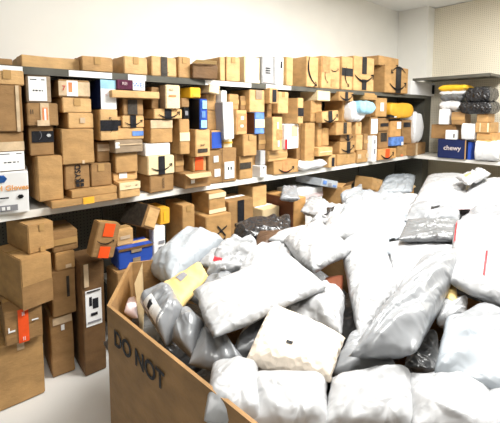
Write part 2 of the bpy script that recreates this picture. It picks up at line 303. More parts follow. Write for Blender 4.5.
MID = [
 (-10,172,34,215, -.03,.30,'white','white glove case with blue hexagon and orange lettering at left end of middle shelf',[('X',.50,.62,.17,'Vinyl Gloves',0,'orangetext',.001),('H',.36,.85,.10,'midblue'),('H',.80,.40,.055,'ink'),('P',.02,.08,.72,.22,'greyink'),('P',.06,.11,.14,.19,'paper'),('P',.18,.11,.3,.19,'paper'),('P',.34,.11,.42,.19,'paper'),('P',.46,.11,.54,.19,'paper'),('P',.22,.385,.52,.42,'ink')],{'yaw':-9,'seamtape':'tape'}),
 (-12,132,25,171, .0,.32,'mid','brown taped carton with a large white sheet label on top of the white glove case',[('T',0,.52,1,.75,'cleartape'),('L',.2,.02,.98,.5,'paper',2)],{}),
 (-12,85,25,132, -.02,.34,'mid','big brown carton with cracked tape down its right edge, left end of middle shelf',[('T',.82,0,.92,1,'cleartape')],{}),
 (-10,70,26,85, -.01,.30,'light','shallow light carton topmost in the far left stack',[],{}),
 (36,156,63,207, -.03,.30,'tan','tall plain tan carton standing beside the white glove case',[],{}),
 (30,126,56,155.5, .01,.30,'mid','tilted carton with a black sticker and arrow print above the tall plain one',[('T',.1,.45,1,.83,'blacktape'),('S',.42,.68,.4,80,'greyink'),('H',.8,.68,.06,'paper')],{}),
 (28,103,60,126, -.02,.32,'mid','carton wrapped in clear tape with a torn orange sticker, below the white labelled one',[('T',.42,0,.70,1,'cleartape'),('P',.48,.15,.66,.8,'salmon'),('P',.54,.2,.60,.75,'paper'),('T',.3,.0,.7,.25,'cleartape'),('X',.14,.6,.3,'II',0,'ink')],{}),
 (27,74,53,102.5, .01,.28,'greybrown','grey brown carton faced with a big white address sheet, near the upper left',[('L',.08,.06,.82,.9,'paper',2)],{}),
 (50,197.5,118,210, -.06,.30,'tan','long flat tan carton overhanging the front edge of the middle shelf',[('T',.45,0,.62,1,'amber')],{'name':'flat_box'}),
 (70,188.5,118,197, -.05,.28,'tan','long shallow carton lying on the overhanging flat one',[],{'name':'flat_box'}),
 (64,164,90,190, .0,.30,'mid','carton with vertical lettering and a four square mark, under the big square one',[('X',.52,.62,.30,'KYSD',90,'ink',.0008),('P',.42,.08,.56,.22,'ink'),('P',.6,.08,.74,.22,'ink'),('P',.42,.26,.56,.38,'ink'),('P',.6,.26,.74,.38,'ink')],{}),
 (91,163.5,113,187, .0,.30,'mid','small square carton to the right of the vertical lettering carton',[],{}),
 (61,129,95,163.5, -.02,.32,'tan','big square plain carton in the middle of the left shelf stack',[('T',.6,.0,.68,.1,'cleartape')],{}),
 (96,142,111,163, .06,.24,'mid','narrow greyish carton tucked behind the sideways arrow box',[('T',0,.55,1,.9,'cleartape')],{}),
 (67,113,94,128, .01,.28,'light','small light carton with faint print resting on the big square one',[('P',.45,.35,.65,.7,'paleink')],{}),
 (61,98,92,112.5, .01,.28,'light','shallow plain carton under the red stickered one',[],{}),
 (57,80,90,97, .01,.28,'mid','carton with a white and red torn sticker at the top of its stack',[('T',0,.1,1,.9,'cleartape'),('P',.25,.08,.6,.95,'paper'),('P',.3,.3,.42,.85,'salmon'),('X',.15,.5,.4,'7',0,'red')],{}),
 (100,109.5,123,141, -.03,.28,'light','carton with black tape across and a sideways curved arrow',[HT(.32,.66),('S',.55,.5,.85,90)],{}),
 (99,80,116,109, -.01,.28,'navy','dark blue sided box with a white front and pale blue top band',[('P',0,0,1,1,'white'),('P',0,.7,1,1,'paleblue'),('P',.3,.45,.42,.52,'pinkpaper'),('P',.6,.45,.74,.55,'blueprint')],{'seam':0}),
 (116,80,145,90, -.03,.24,'purple','flat dark red box with a white and blue end on the long flat tan one',[('P',.55,0,1,1,'paper'),('X',.77,.5,.7,'WEI',0,'midblue'),('X',.25,.6,.4,'REI',0,'pinkpaper')],{'name':'flat_box','seam':0,'free':1}),
 (111,91,160,98, -.06,.30,'light','long thin tan carton bridging boxes under the dark red flat box',[],{'name':'flat_box','seam':0,'free':1}),
 (123,99,144,115, .0,.28,'mid','shadowed carton with a dark tape patch beneath the long thin one',[('T',.22,.05,.7,.95,'blackprint')],{}),
 (122,115.5,145,127, .0,.28,'light','small carton with black tape and arrow below the shadowed one',[BT(.35,.62),('S',.5,.5,.8,4)],{}),
 (114,117,121.5,128, .02,.26,'light','tiny carton with black tape beside the sideways arrow box',[HT(.2,.7)],{}),
 (115,128,145,139.5, .0,.28,'light','shallow tan carton with a blue brush mark on its front',[('P',.55,.3,.98,.72,'blueprint')],{}),
 (112,140,143,152, -.03,.30,'greybrown','flat greyish carton with a white label at its left end',[('L',.02,.4,.16,.85,'paper',0),('T',.1,.6,.95,.7,'cleartape')],{'name':'flat_box'}),
 (116,152.5,139,172, .0,.30,'tan','plain square tan carton under the flat greyish one',[],{}),
 (113,172.5,138,185, .02,.26,'light','carton with a white sheet draped on its front above the pale printed one',[('L',.22,.3,.55,1,'paper',0)],{}),
 (118,182,140.5,203, -.06,.26,'light','carton with a whitish printed upper face standing on the middle shelf edge',[('P',0,.55,1,1,'cream'),('X',.4,.75,.18,'SHIP',0,'paleink'),('H',.8,.75,.07,'paleink')],{}),
 (151,87,160,96, .04,.22,'mid','very small carton wedged beside the cream box near the top',[],{}),
 (166,85,181,108, -.05,.24,'cream','cream box with faint pink print standing above the taped arrow box',[('P',.2,.5,.7,.58,'salmon'),('P',.25,.78,.5,.85,'paleink'),('SIDE','greybrown')],{}),  # grey brown left side paints the shaded face of the cream box
 (152,98,160,108.5, .03,.22,'mid','tiny carton below the very small one left of the cream box',[],{}),
 (154,109,183,119.5, -.02,.26,'light','wide shallow carton with central black tape and arrow, under the cream box',[BT(.36,.6),('S',.52,.55,.75,3)],{}),
 (150,120,173,142.5, .0,.28,'tan','square tan carton with clear tape under the wide arrow box',[('T',.0,.65,1,1,'cleartape')],{}),
 (145,143.5,171,156, .0,.28,'white','plain white box between the square tan one and the yellowish arrow box',[],{'seam':0}),
 (147,156,175,174, -.03,.30,'cream','yellowish carton with wide black tape and arrow print',[BT(.38,.62),('S',.5,.45,.78,4)],{}),
 (148,174.5,174,194, -.02,.30,'mid','carton with a column of printed squiggles on the middle shelf',[('X',.55,.5,.22,'XXXX',90,'blackprint')],{}),
 (174,154,184,185, .05,.24,'mid','narrow carton in shade right of the yellowish arrow carton',[],{}),
 (179,119,190,151, -.02,.26,'tan','narrow upright carton with a cream tape band across',[('T',0,.38,1,.62,'creamtape')],{}),
 (181,98,190,107, .03,.22,'mid','small tan carton left of the black and blue box',[],{}),
 (183,107.5,190,118.5, .02,.22,'black','small black box with a pale outline left of the blue fronted box',[('P',.2,.3,.7,.7,'greyink')],{'seam':0}),
 (199,99,207.5,129, -.05,.20,'blue','upright box with black side and bright blue patterned front',[('P',.1,.05,.9,.3,'paleblue'),('P',.2,.38,.7,.6,'blueprint'),('P',.3,.68,.9,.95,'paleblue'),('SIDE','black')],{'seam':0}),
 (189,87.5,201,98.5, .0,.22,'yellow','small yellow box on top of the black and blue box',[('P',.2,.1,.9,.4,'amber')],{'seam':0}),
 (209,85,220,92, -.03,.24,'cream','tilted cream carton lid near the top shelf underside',[],{'roll':8,'seam':0}),
 (207,94,217,110, .04,.24,'tan','tan carton behind the blue fronted box, upper',[],{}),
 (207,110.5,217,129, .04,.24,'tan','tan carton behind the blue fronted box, lower',[],{}),
 (194,129.5,210,156, -.04,.28,'light','carton with a block of dark shipping print, left of the solid blue front box',[('X',.45,.42,.11,'SHIP',0,'blackprint'),('P',.12,.16,.8,.3,'blackprint')],{}),
 (210.5,130.5,223,148, -.02,.26,'light','tan box with a solid royal blue front',[('P',.05,.04,1,.92,'blue')],{'seam':0}),
 (223.5,139,233,147.5, .0,.24,'cream','small yellowish carton right of the solid blue front box',[('T',0,.5,1,.7,'amber')],{}),
 (193,156.5,207,172, .0,.26,'tan','carton with a bright orange sticker in a recess above the torn one',[('P',.15,.1,.75,1,'orange')],{}),
 (184,173,211,191, -.06,.26,'mid','torn open carton with a bent pale flap and white scraps on the middle shelf',[('FLAP',.05,.03,'cream'),('L',.22,.35,.36,.6,'paper',0)],{'worn':.014,'seam':0}),
 (208.5,148.5,237,183.5, -.01,.30,'mid','large carton with two small white labels and one tall label, standing on the shelf',[('L',.18,.62,.34,.8,'paper',0),('L',.2,.2,.4,.42,'paper',0),('L',.55,.1,.9,.6,'paper',3),('T',.46,0,.48,1,'dark')],{}),
 (223,102,235,137, -.07,.16,'white','tall white box leaning among tan cartons',[('SIDE','greycard')],{'seam':0,'roll':-3}),  # grey left side puts the white box's shade into the colour
 (221,90.5,227,102, -.02,.18,'white','white box end sticking up behind the tall leaning white box',[],{'seam':0}),
 (228,94,239,109.5, .04,.24,'tan','tan carton above the orange papered one',[],{}),
 (240,96,247,110, .05,.24,'mid','shaded narrow carton next to the tan one near the shelf top',[],{}),
 (235,110,247,134.5, -.02,.26,'light','carton with a broad orange paper sticker and white marks',[('P',.1,.15,.95,.85,'salmon'),('P',.4,.6,.65,.75,'paper'),('P',.35,.3,.6,.4,'paper')],{}),
 (242,134.5,257,155.5, -.03,.28,'tan','plain squarish carton below the broad orange sticker one',[],{}),
 (239,156,253,181, .0,.28,'tan','carton with a dark smudge across its front on the middle shelf',[('P',.0,.45,.85,.72,'blackprint')],{}),
 (253,155,260,180, .05,.22,'mid','slim shaded carton right of the smudged one',[],{}),
 (248,90,265,112, .0,.28,'light','pale carton leaning below the shelf near the small taped one',[('T',.4,.6,.8,1,'greybrown')],{}),
 (266,104,272,124, .06,.22,'mid','slim tan carton below the small black taped one',[],{}),
 (269,88,278,99, -.05,.2,'light','small carton with a black tape patch near the top of the shelf',[('T',.3,.1,.8,.9,'blacktape')],{}),
 (278,92,289,113.5, .0,.28,'light','plain pale upright carton right of the small black taped one',[],{}),
 (255,112.5,265,134, -.05,.22,'blueprint','package with blue ends and a cream middle band',[('P',0,.3,1,.68,'cream'),('SIDE','redbrown')],{'seam':0}),
 (273,117,283,149, -.06,.26,'light','carton with dark side, orange patch and white diagonal marks',[('P',.4,.35,1,.62,'salmon'),('P',.45,.66,.58,.85,'paper'),('P',.5,.12,.65,.3,'paper')],{}),
 (258,134,266,150, .03,.24,'mid','little shaded carton beside the orange patch carton',[],{}),
 (284,124,299,150, -.01,.2,'white','white packet with grey print and a dark red corner',[('P',.45,.5,.9,.95,'paleink'),('P',.0,.0,.15,.4,'red')],{'seam':0}),
 (267,150,288,162.5, .0,.28,'light','low carton beneath the white packet',[],{}),
 (260,150.5,266,163, .0,.24,'greycard','small grey box beside the low carton',[],{'seam':0}),
 (260,166,267,179, -.04,.2,'white','small white box with a dark corner standing on the shelf',[('P',.3,.8,.6,.9,'ink')],{'seam':0}),
 (274,160.5,299,177, -.02,.3,'tan','wide carton with an orange tape patch and arrow beside the white box',[('P',.35,.1,.58,1,'salmon'),('S',.48,.42,.6,0)],{}),
 (297,121,303,160, .04,.26,'mid','slim brown carton left of the tall plain upright one',[],{}),
 (304.5,123,316,161.5, -.02,.28,'tan','tall plain upright carton right of the white packet',[],{}),
 (297,98,303.5,121, -.05,.34,'light','carton with a dark side and black tape band across its narrow front',[HT(.3,.62),('S',.5,.4,1.0,-85)],{}),
 (310,101,322,122, .03,.26,'tan','tan carton in shade below the shelf, left of the tilted taped box',[],{}),
 (317,91,331,95.5, -.02,.24,'cream','thin cream carton end directly below the top shelf',[],{'seam':0}),
 (338,92,354,101, -.03,.26,'tan','shallow carton with a curved arrow and black tape just under the top shelf',[BT(.4,.6),('S',.5,.6,.9,3)],{}),
 (317,122,322,147, .03,.26,'tan','thin upright carton behind the small pale one',[],{}),
 (322,111,339,126, -.06,.34,'light','carton with central black tape and arrow, tilted above the stacked pair',[BT(.36,.6),('S',.5,.42,.85,6)],{'roll':-4}),
 (334,122.5,352,134, -.05,.34,'tan','low carton with dark tape under the tilted taped one',[('T',.45,.1,.66,1,'blackprint')],{}),
 (341,134.5,353,141, .0,.34,'mid','flat carton with black tape, upper of the stacked pair',[BT(.5,.7),('S',.6,.6,.7,0)],{}),
 (340,141.5,355,153, -.02,.34,'tan','carton with black tape and arrow, lower of the stacked pair',[BT(.45,.68),('S',.5,.5,.85,4)],{}),
 (317,147.5,333,159.5, -.07,.3,'light','small pale carton lying in front with a diagonal tape line',[('T',.1,.45,.9,.55,'creamtape')],{'name':'cardboard_box'}),
 (322,128,331,147, .04,.26,'tan','shaded upright carton above the small pale one',[],{}),
 (336,153.5,356,167, -.01,.34,'tan','wide plain carton at the base under the stacked pair',[],{}),
 (329,155,336,166, -.05,.2,'light','tiny carton with a black tape mark beside the wide plain base carton',[('T',.4,.1,.8,.8,'blacktape')],{}),
 (342,101.5,350,122, .05,.26,'tan','narrow tan carton left of the white bundle',[],{}),
 (357,150,369,164, -.02,.32,'tan','carton with a pale tape square at the foot left of the tall white label',[('T',.05,.35,.35,.7,'cleartape'),('T',.8,.35,1,.7,'cleartape')],{}),
 (356,122,362,134, .0,.28,'light','small light carton under the white bundle',[],{}),
 (356,135,363,149.5, -.02,.28,'light','small pale carton above the pale tape square carton',[],{}),
 (363,134,369,149.5, .0,.28,'mid','small brown carton left of the tall white label',[],{}),
 (370,136,377,162.5, -.06,.2,'white','tall narrow white box standing on the shelf edge',[('P',.3,.7,.6,.85,'greyink'),('P',.3,.3,.6,.5,'greyink')],{'seam':0}),
 (378,149,396,161, -.04,.3,'orangey','carton with a bright orange strip and arrow at the shelf end',[('P',.4,0,.62,1,'orange'),('S',.5,.5,.7,0)],{}),
 (391,137,404,149, -.02,.28,'blueprint','blue mottled box on the orange strip carton',[('P',.8,0,.95,.4,'paper')],{'seam':0}),
 (397,145,408,158, .0,.28,'tan','carton between the orange strip one and the wide end one',[('T',.3,0,.6,.2,'salmon')],{}),
 (409,143,427,156, -.05,.3,'mid','wide low carton at the far right end of the middle shelf',[('T',.2,0,.35,1,'cleartape')],{'yaw':6}),
 (370,117,378,131, -.02,.24,'mid','carton with a slanted white label below the pale green packet',[('L',.1,.1,.95,.9,'paper',0)],{}),
 (378,131,389,148, .02,.26,'mid','brown carton with a dark opening left of the blue mottled box',[('P',.2,.4,.8,.9,'blackprint')],{}),
 (376,98,388,117, -.01,.28,'tan','brown carton with a white label in the stack left of the yellow mailer',[('L',.4,.3,.7,.75,'paper',0)],{'yaw':-6}),
 (378,118,389,130, .0,.26,'mid','brown carton with a black tape cross under the labelled one',[('T',.2,.35,.95,.6,'blacktape')],{}),
 (364,92,378,100, .0,.26,'tan','brown carton corner directly under the top shelf at far end',[],{}),
 (390,121,401,136, .0,.26,'orangey','orange brown carton with a white label above the blue box',[('L',.6,.5,.98,.95,'paper',0)],{}),
 (402,120,412,144, .0,.26,'mid','brown carton with dark tape left of the pale plastic bag',[('T',.1,.7,.8,.9,'blacktape')],{}),
 (388,114.5,397,120.5, -.05,.2,'black','small black box with a white corner under the yellow mailer',[('P',.6,.1,.95,.4,'paper')],{'seam':0}),
]
LOW = [
 (-6,340,45,402, -.10,.34,'tan','brown carton at the bottom left with taped top, half under the orange taped one',[('T',.45,.85,.6,1,'cleartape')],{}),
 (5,308,45,338, -.14,.34,'mid','carton with a wide bright orange tape strip and white arrows in lower left stack',[('T',.34,0,.62,1,'orange'),('P',.08,.40,.26,.45,'paper'),('P',.08,.40,.12,.55,'paper'),('P',.70,.58,.88,.62,'paper'),('X',.48,.86,.16,'II',0,'paper'),('X',.48,.12,.16,'II',0,'paper')],{}),
 (11,258,47,308, -.16,.36,'tan','large brown carton with a taped lower half above the orange taped one',[('T',0,0,1,.47,'mid')],{'yaw':13}),
 (20,224.5,50,256, -.10,.32,'tan','taped tan carton topmost in the lower left stack',[('T',.42,.75,.62,1,'tape'),('T',.42,0,.62,.2,'tape')],{'yaw':12}),
 (52,314,76,400, .0,.3,'mid','worn wrapped carton with a white scrap label at the bottom of the second stack',[('T',.1,.86,.95,.98,'cleartape'),('P',.45,.75,.6,.84,'paper')],{'worn':.008}),
 (52,270,78,314, -.02,.3,'mid','carton with a vertical dark barcode label in the second lower stack',[('P',.62,.4,.74,.86,'blackprint')],{}),
 (56,252,78,270, -.02,.28,'tan','small light carton above the vertical barcode one',[('T',.5,.1,.8,.3,'cleartape')],{}),
 (52,231,79,252, .0,.3,'mid','plain carton topmost in the second lower stack',[],{}),
 (80,262,106,349, -.12,.28,'dark','tall dark brown carton with a large white picture label standing on the floor',[('L',.14,.44,.85,.76,'paper',0),('P',.3,.62,.42,.70,'ink'),('P',.45,.59,.7,.68,'ink'),('P',.35,.53,.65,.555,'ink'),('P',.2,.47,.8,.485,'greyink'),('P',.2,.745,.8,.755,'ink'),('T',.1,.80,.3,1,'cleartape')],{'worn':.008,'seam':0}),
 (89,224,114,258, -.22,.10,'mid','tilted carton with two orange tape patches and a black curved arrow',[('T',.28,.62,.75,1,'orange'),('T',.28,0,.75,.33,'orange'),('S',.45,.5,.75,4)],{'roll':15,'free':1}),
 (116,269,148,345, -.19,.17,'mid','brown carton carrying the royal blue box',[],{}),
 (119,246,154,269, -.17,.17,'blue','royal blue box with a tan lid and paper tags in front of the shelf',[('P',.4,.0,.62,.45,'greybrown'),('P',.36,.72,.66,.92,'greybrown'),('P',0,.88,1,1,'dark')],{'seamtape':'light','yaw':-4}),
 (116,229,134,245, -.11,.11,'light','light carton with printing standing on the blue box lid',[('P',.2,.4,.8,.6,'paleink')],{}),
 (134,207,153,230, -.10,.22,'mid','tipped carton with a grey printed side leaning below the middle shelf',[('SIDE','blackprint'),('T',.1,.1,.9,.9,'light')],{'roll':26,'yaw':18,'free':1}),
 (146,212,156,240, .06,.2,'mid','plain carton in shade behind the tipped grey carton',[],{}),
 (159,208,170,226, .0,.22,'amber','small bright amber box in shadow under the middle shelf',[('P',.35,.2,.55,.8,'yellow')],{'seam':0}),
 (153,226.5,166,268, -.02,.24,'white','white box with grey lines beneath the amber one',[('P',.4,.6,.9,.65,'greyink'),('P',.4,.7,.9,.75,'greyink')],{'seam':0}),
 (183,205,196,250, -.06,.30,'tan','tall tan carton with a dark side standing under the middle shelf',[],{}),
 (206,215,232,236, -.12,.3,'tan','carton with dark stamped lettering behind the big puffy white mailer',[('X',.55,.5,.3,'XXX',80,'ink')],{}),
 (208,192,226,214, -.06,.26,'tan','carton with creased white tape bands resting on the stamped one',[('T',0,.72,1,.95,'creamtape'),('T',0,.02,1,.2,'creamtape')],{'worn':.007}),
 (228,200,254,222, -.08,.28,'mid','carton with a white top, black tape and arrow under the shelf',[BT(.34,.6),('S',.5,.5,.8,4)],{'seamtape':'paper'}),
 (252,186,267,206, .04,.22,'light','light upright carton behind the black taped arrow carton',[],{}),
 (262,208,280,222, -.08,.24,'cream','small yellowish carton with a white strip on its top',[('P',.3,.45,.7,.55,'paleink')],{'seamtape':'paper'}),
 (293,198,306,222, -.22,.42,'orangey','large carton with a deep red brown side and orange tan end',[('SIDE','redbrown')],{}),
 (297,189,323,197.5, .0,.3,'white','flat white box with a red edge under the shelf',[('P',0,.8,1,.9,'pinkpaper')],{'name':'flat_box','seam':0}),
 (320,180,338,194, -.08,.36,'polycool','pale grey box with blue scribbled print tilted downward under the shelf',[('P',.1,.3,.3,.8,'blueprint'),('P',.4,.2,.6,.6,'greyink'),('P',.7,.2,.9,.4,'blueprint')],{'roll':13,'seam':0}),
 (338,186,352,208, -.10,.3,'tan','open brown carton with raised flaps behind the crumpled mailers',[('FLAP',.04,-.05,'tan'),('P',.1,.1,.6,.3,'dark')],{'seam':0,'worn':.012,'yaw':10}),
 (368,191,386,215, -.06,.24,'mid','brown carton under the small tilted one at the far end',[],{}),
 (370,179,382,191, -.06,.24,'tan','small tilted carton leaning left of the clear bagged parcel',[],{'roll':14,'free':1}),
 (404,187,416,197, -.12,.24,'orangey','small brown carton right of the clear bagged parcel',[('FLAP',.03,.02,'cream')],{'yaw':12}),
]
RIGHT = [
 (437,139.5,466,160, -.03,.30,'navy','navy blue box with white lettering and tan edge on the right shelf',[('X',.52,.55,.33,'chewy',0,'faded',.0015),('P',.96,0,1,1,'tan')],{'seamtape':'tan'}),
 (468,142,472,160, .0,.30,'blue','slim blue box between the navy box and the white wrapped parcel',[],{'seam':0}),
 (431,124.5,457,139, .03,.36,'mid','wide plain brown carton behind the small white one on the navy box',[],{}),
 (445,130,457,139.5, -.04,.06,'white','small white box standing on the front edge of the navy box',[('P',.75,.2,.85,.6,'ink')],{'seam':0}),
 (438,109,449,124.5, .0,.30,'white','white upright box above the wide plain carton',[],{'seam':0}),
 (450,112,464,124, -.03,.28,'mid','round cornered brown carton next to the white upright box',[],{'worn':.008,'yaw':5}),
 (476,133,493,142, .0,.30,'orangey','brown carton lowest of three on the white wrapped parcel',[],{}),
 (475,122.5,491,133, -.02,.30,'tan','brown carton with a white framed edge, middle of three',[('T',.8,.1,.9,.95,'creamtape'),('T',.3,.1,.36,.95,'creamtape')],{}),
 (476,113.5,488,122.5, .0,.28,'tan','small brown carton topmost of three under the black bags',[],{}),
]
def span(side, x0, x1, yt, yb, s):
    ym = (yt+yb)/2; xm = (x0+x1)/2
    if side:
        P = XR+s; a = -onX(x0, ym, P).y; b = -onX(x1, ym, P).y; z1 = onX(xm, yt, P).z; z0 = onX(xm, yb, P).z
    else:
        P = D+s; a = onY(x0, ym, P).x; b = onY(x1, ym, P).x; z1 = onY(xm, yt, P).z; z0 = onY(xm, yb, P).z
    return a, b, z0, z1
def layout(rows, base, zmax, side=False, basefn=None, smax=.42):
    its = []
    for r in rows:
        x0, yt, x1, yb, s, d, tone, label, feats, o = r
        a, b, z0, z1 = span(side, x0, x1, yt, yb, s)
        its.append(dict(a=a+.005, b=b-.005, z0=z0, z1=min(z1, zmax), s=s, d=min(d, smax-s), tone=tone, label=label, feats=feats, o=dict(o)))
    its.sort(key=lambda q: q['z0']+.3*q['z1']); done = []; fill = []
    for q in its:
        if q['o'].get('free'): done.append(q); continue
        g = base if basefn is None else basefn(q)
        # side conflicts: shrink along the shelf
        for p in [p for p in done if not p['o'].get('free')]:
            zo = min(p['z1'], q['z1'])-max(p['z0'], q['z0']); xo = min(p['b'], q['b'])-max(p['a'], q['a'])
            yo = min(p['s']+p['d'], q['s']+q['d'])-max(p['s'], q['s'])
            if zo > .012 and xo > 0 and yo > 0:
                wq = q['b']-q['a']; wp = p['b']-p['a']
                if xo < .4*min(wq, wp) and zo > .35*min(p['z1']-p['z0'], q['z1']-q['z0']):
                    if (q['a']+q['b']) > (p['a']+p['b']):
                        q['a'] += xo*.5+.001; p['b'] -= xo*.5+.001
                    else: q['b'] -= xo*.5+.001; p['a'] += xo*.5+.001
                elif zo < .5*(q['z1']-q['z0']): pass
                else:
                    fr, bk = (q, p) if q['s'] < p['s'] else (p, q)
                    if bk['s']-fr['s'] < .06: bk['s'] = fr['s']+.08
                    fr['d'] = bk['s']-fr['s']-.004; bk['d'] = min(bk['d'], smax-bk['s'])
        sup = g
        for p in [p for p in done if not p['o'].get('free')]:
            xo = min(p['b'], q['b'])-max(p['a'], q['a']); yo = min(p['s']+p['d'], q['s']+q['d'])-max(p['s'], q['s'])
            if xo > .008 and yo > .008 and p['z0'] < q['z0'] and p['z1'] < q['z1']-.02: sup = max(sup, p['z1'])
        gap = q['z0']-sup
        if gap < .05 or q in its[:0]: q['z0'] = sup+.002
        else:
            if q['o'].get('hang'): pass
            elif rows is LOW or gap < .075: q['z0'] = sup+.002
            else: fill.append(dict(a=q['a']+.01, b=q['b']-.01, z0=sup+.002, z1=q['z0']-.002, s=q['s']+min(.07, q['d']*.4), d=q['d']*.6-.005, tone='dark', label='brown carton standing back in the dark beneath other cartons', feats=[], o={'group': 'cartons in the dark behind the front ones', 'seam': 0}))  # fillers take the dark tone to paint shade into the gaps
        done.append(q)
    for q in done+fill:
        if q['z1']-q['z0'] < .015 or q['d'] < .02 or q['b']-q['a'] < .01: print('DROP', q['label'], q); continue
        if q['d']+q['s'] > smax: q['d'] = smax-q['s']
        o = q['o']; o['side'] = side
        build_carton(q['a'], q['s'], q['z0'], q['b']-q['a'], q['d'], q['z1']-q['z0'], q['tone'], q['label'], q['feats'], o)
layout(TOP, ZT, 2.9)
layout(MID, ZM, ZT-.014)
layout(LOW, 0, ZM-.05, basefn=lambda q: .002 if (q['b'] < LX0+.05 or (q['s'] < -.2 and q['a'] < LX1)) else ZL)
layout(RIGHT, ZM, ZR-.03, side=True, smax=.60)

# ------------------------------------------------------------------ pillows: mailers, bags, envelopes
def pillow_bm(cs, th, seed, n=34, wr=1.0, power=2.6, mids=None):
    """Coons patch over four corners with optional edge midpoints, puffed both ways"""
    a, b, c, d = [Vector(p) for p in cs]
    mids = mids or [None]*4
    E = [(a, b, mids[0]), (b, c, mids[1]), (d, c, mids[2]), (a, d, mids[3])]
    def ev(i, t):
        p, q, m = E[i]
        if m is None: return p.lerp(q, t)
        k = 2*Vector(m)-.5*p-.5*q; return p*(1-t)**2+k*2*t*(1-t)+q*t*t
    nrm = (b-a).cross(d-a)+(d-c).cross(b-c)
    if nrm.z < 0 : nrm = -nrm
    nrm.normalize()
    bm = bmesh.new(); S = ((b-a).length+(d-a).length)/2
    so = seed*13.7
    def P(u, v):
        return ev(0, u)*(1-v)+ev(2, u)*v+ev(3, v)*(1-u)+ev(1, v)*u-(a*(1-u)*(1-v)+b*u*(1-v)+d*(1-u)*v+c*u*v)
    layers = []
    for sg in (1, -1):
        g = []
        for i in range(n+1):
            row = []
            for j in range(n+1):
                if sg < 0 and (i in (0, n) or j in (0, n)): row.append(layers[0][i][j]); continue
                u, v = i/n, j/n; p = P(u, v)
                eu = 1-abs(2*u-1)**power; evv = 1-abs(2*v-1)**power
                k = max(0, eu*evv)**.5
                L1 = (b-a).length; L2 = (d-a).length
                q = Vector((u*L1*7+so, v*L2*7-so, sg*2.0))
                n1 = noise.noise(q*.8)
                ang = seed*1.7; ca, sa = math.cos(ang), math.sin(ang)
                rx, ry = q.x*ca+q.y*sa, -q.x*sa+q.y*ca
                def rg(x, y, z): return abs(noise.noise(Vector((x, y, z))))
                w1 = rg(rx*1.25+n1*.6, ry*.28, sg); w2 = rg(q.x*.8+ry*.3, q.y*.8+n1, 4+sg); w3 = rg(rx*2.6+n1*1.2, ry*.7, 9+sg)
                edge = 1-min(eu, evv)
                hgt = th*(k*(1+.12*n1)) + wr*k*(.55+.45*edge)*(.060*(.22-w1)+.030*(.22-w2)+.026*(.2-w3))*min(1, th/.04)
                if sg > 0 and (i in (0, n) or j in (0, n)):
                    hgt = th*.16*noise.noise(Vector((u*9+so, v*9, 0)))*wr
                    c2 = (a+b+c+d)/4; p = p+(c2-p)*(.045*noise.noise(Vector((u*6+so, v*6, 7))))
                row.append(bm.verts.new(p+nrm*hgt*sg))
            g.append(row)
        layers.append(g)
    for li, g in enumerate(layers):
        for i in range(n):
            for j in range(n):
                f = (g[i][j], g[i+1][j], g[i+1][j+1], g[i][j+1])
                try: bm.faces.new(f if li == 0 else f[::-1])
                except ValueError: pass
    bmesh.ops.recalc_face_normals(bm, faces=bm.faces[:])
    return bm, nrm
def decal(parent, cs, u0, v0, u1, v1, th, m, name, nrm, power=2.6):
    a, b, c, d = cs; bm = bmesh.new(); n = 6; g = []
    base = [p for p in parent.data.vertices]
    from mathutils.bvhtree import BVHTree
    bv = BVHTree.FromPolygons([p.co for p in base], [list(p.vertices) for p in parent.data.polygons])
    for i in range(n+1):
        r = []
        for j in range(n+1):
            u = u0+(u1-u0)*i/n; v = v0+(v1-v0)*j/n
            p = (a*(1-u)+b*u)*(1-v)+(d*(1-u)+c*u)*v
            h = bv.ray_cast(p+nrm*1, -nrm)
            q = h[0] if h[0] is not None else p
            r.append(bm.verts.new(q+nrm*.003))
        g.append(r)
    for i in range(n):
        for j in range(n): bm.faces.new((g[i][j], g[i+1][j], g[i+1][j+1], g[i][j+1]))
    bmesh.ops.recalc_face_normals(bm, faces=bm.faces[:])
    return newobj(name, bm, m, parent, smooth=True)
cnt = [0]
def mailer(name, px, z, th, m, label, cat='mailer', wr=1.0, mids=None, marks=(), group=None, power=3.8, n=44):
    """px: four outline corners; z: height(s) of those corners in the heap"""
    zs = z if isinstance(z, (list, tuple)) else [z]*4
    th *= .95; zs = [q-th*.5 for q in zs]; cs = [onZ(x, y, zz) for (x, y), zz in zip(px, zs)]
    ms = None
    if mids:
        ms = []
        for k, q in enumerate(mids):
            zz = (zs[k]+zs[(k+1) % 4])/2
            ms.append(None if q is None else onZ(q[0], q[1], zz))
    cnt[0] += 1
    c0 = sum(cs, Vector())/4; base = Vector((c0.x, c0.y, min(zs)-th))
    cs = [p-base for p in cs]; ms = [p-base if p is not None else None for p in ms] if ms else None
    bm, nrm = pillow_bm(cs, th, cnt[0], n=n, wr=wr, mids=ms, power=power)
    o = newobj(name, bm, m, smooth=True); o.location = base; tag(o, label, cat, group)
    for k in marks: decal(o, cs, *k[0:4], th, k[4], k[5], nrm, power)
    return o

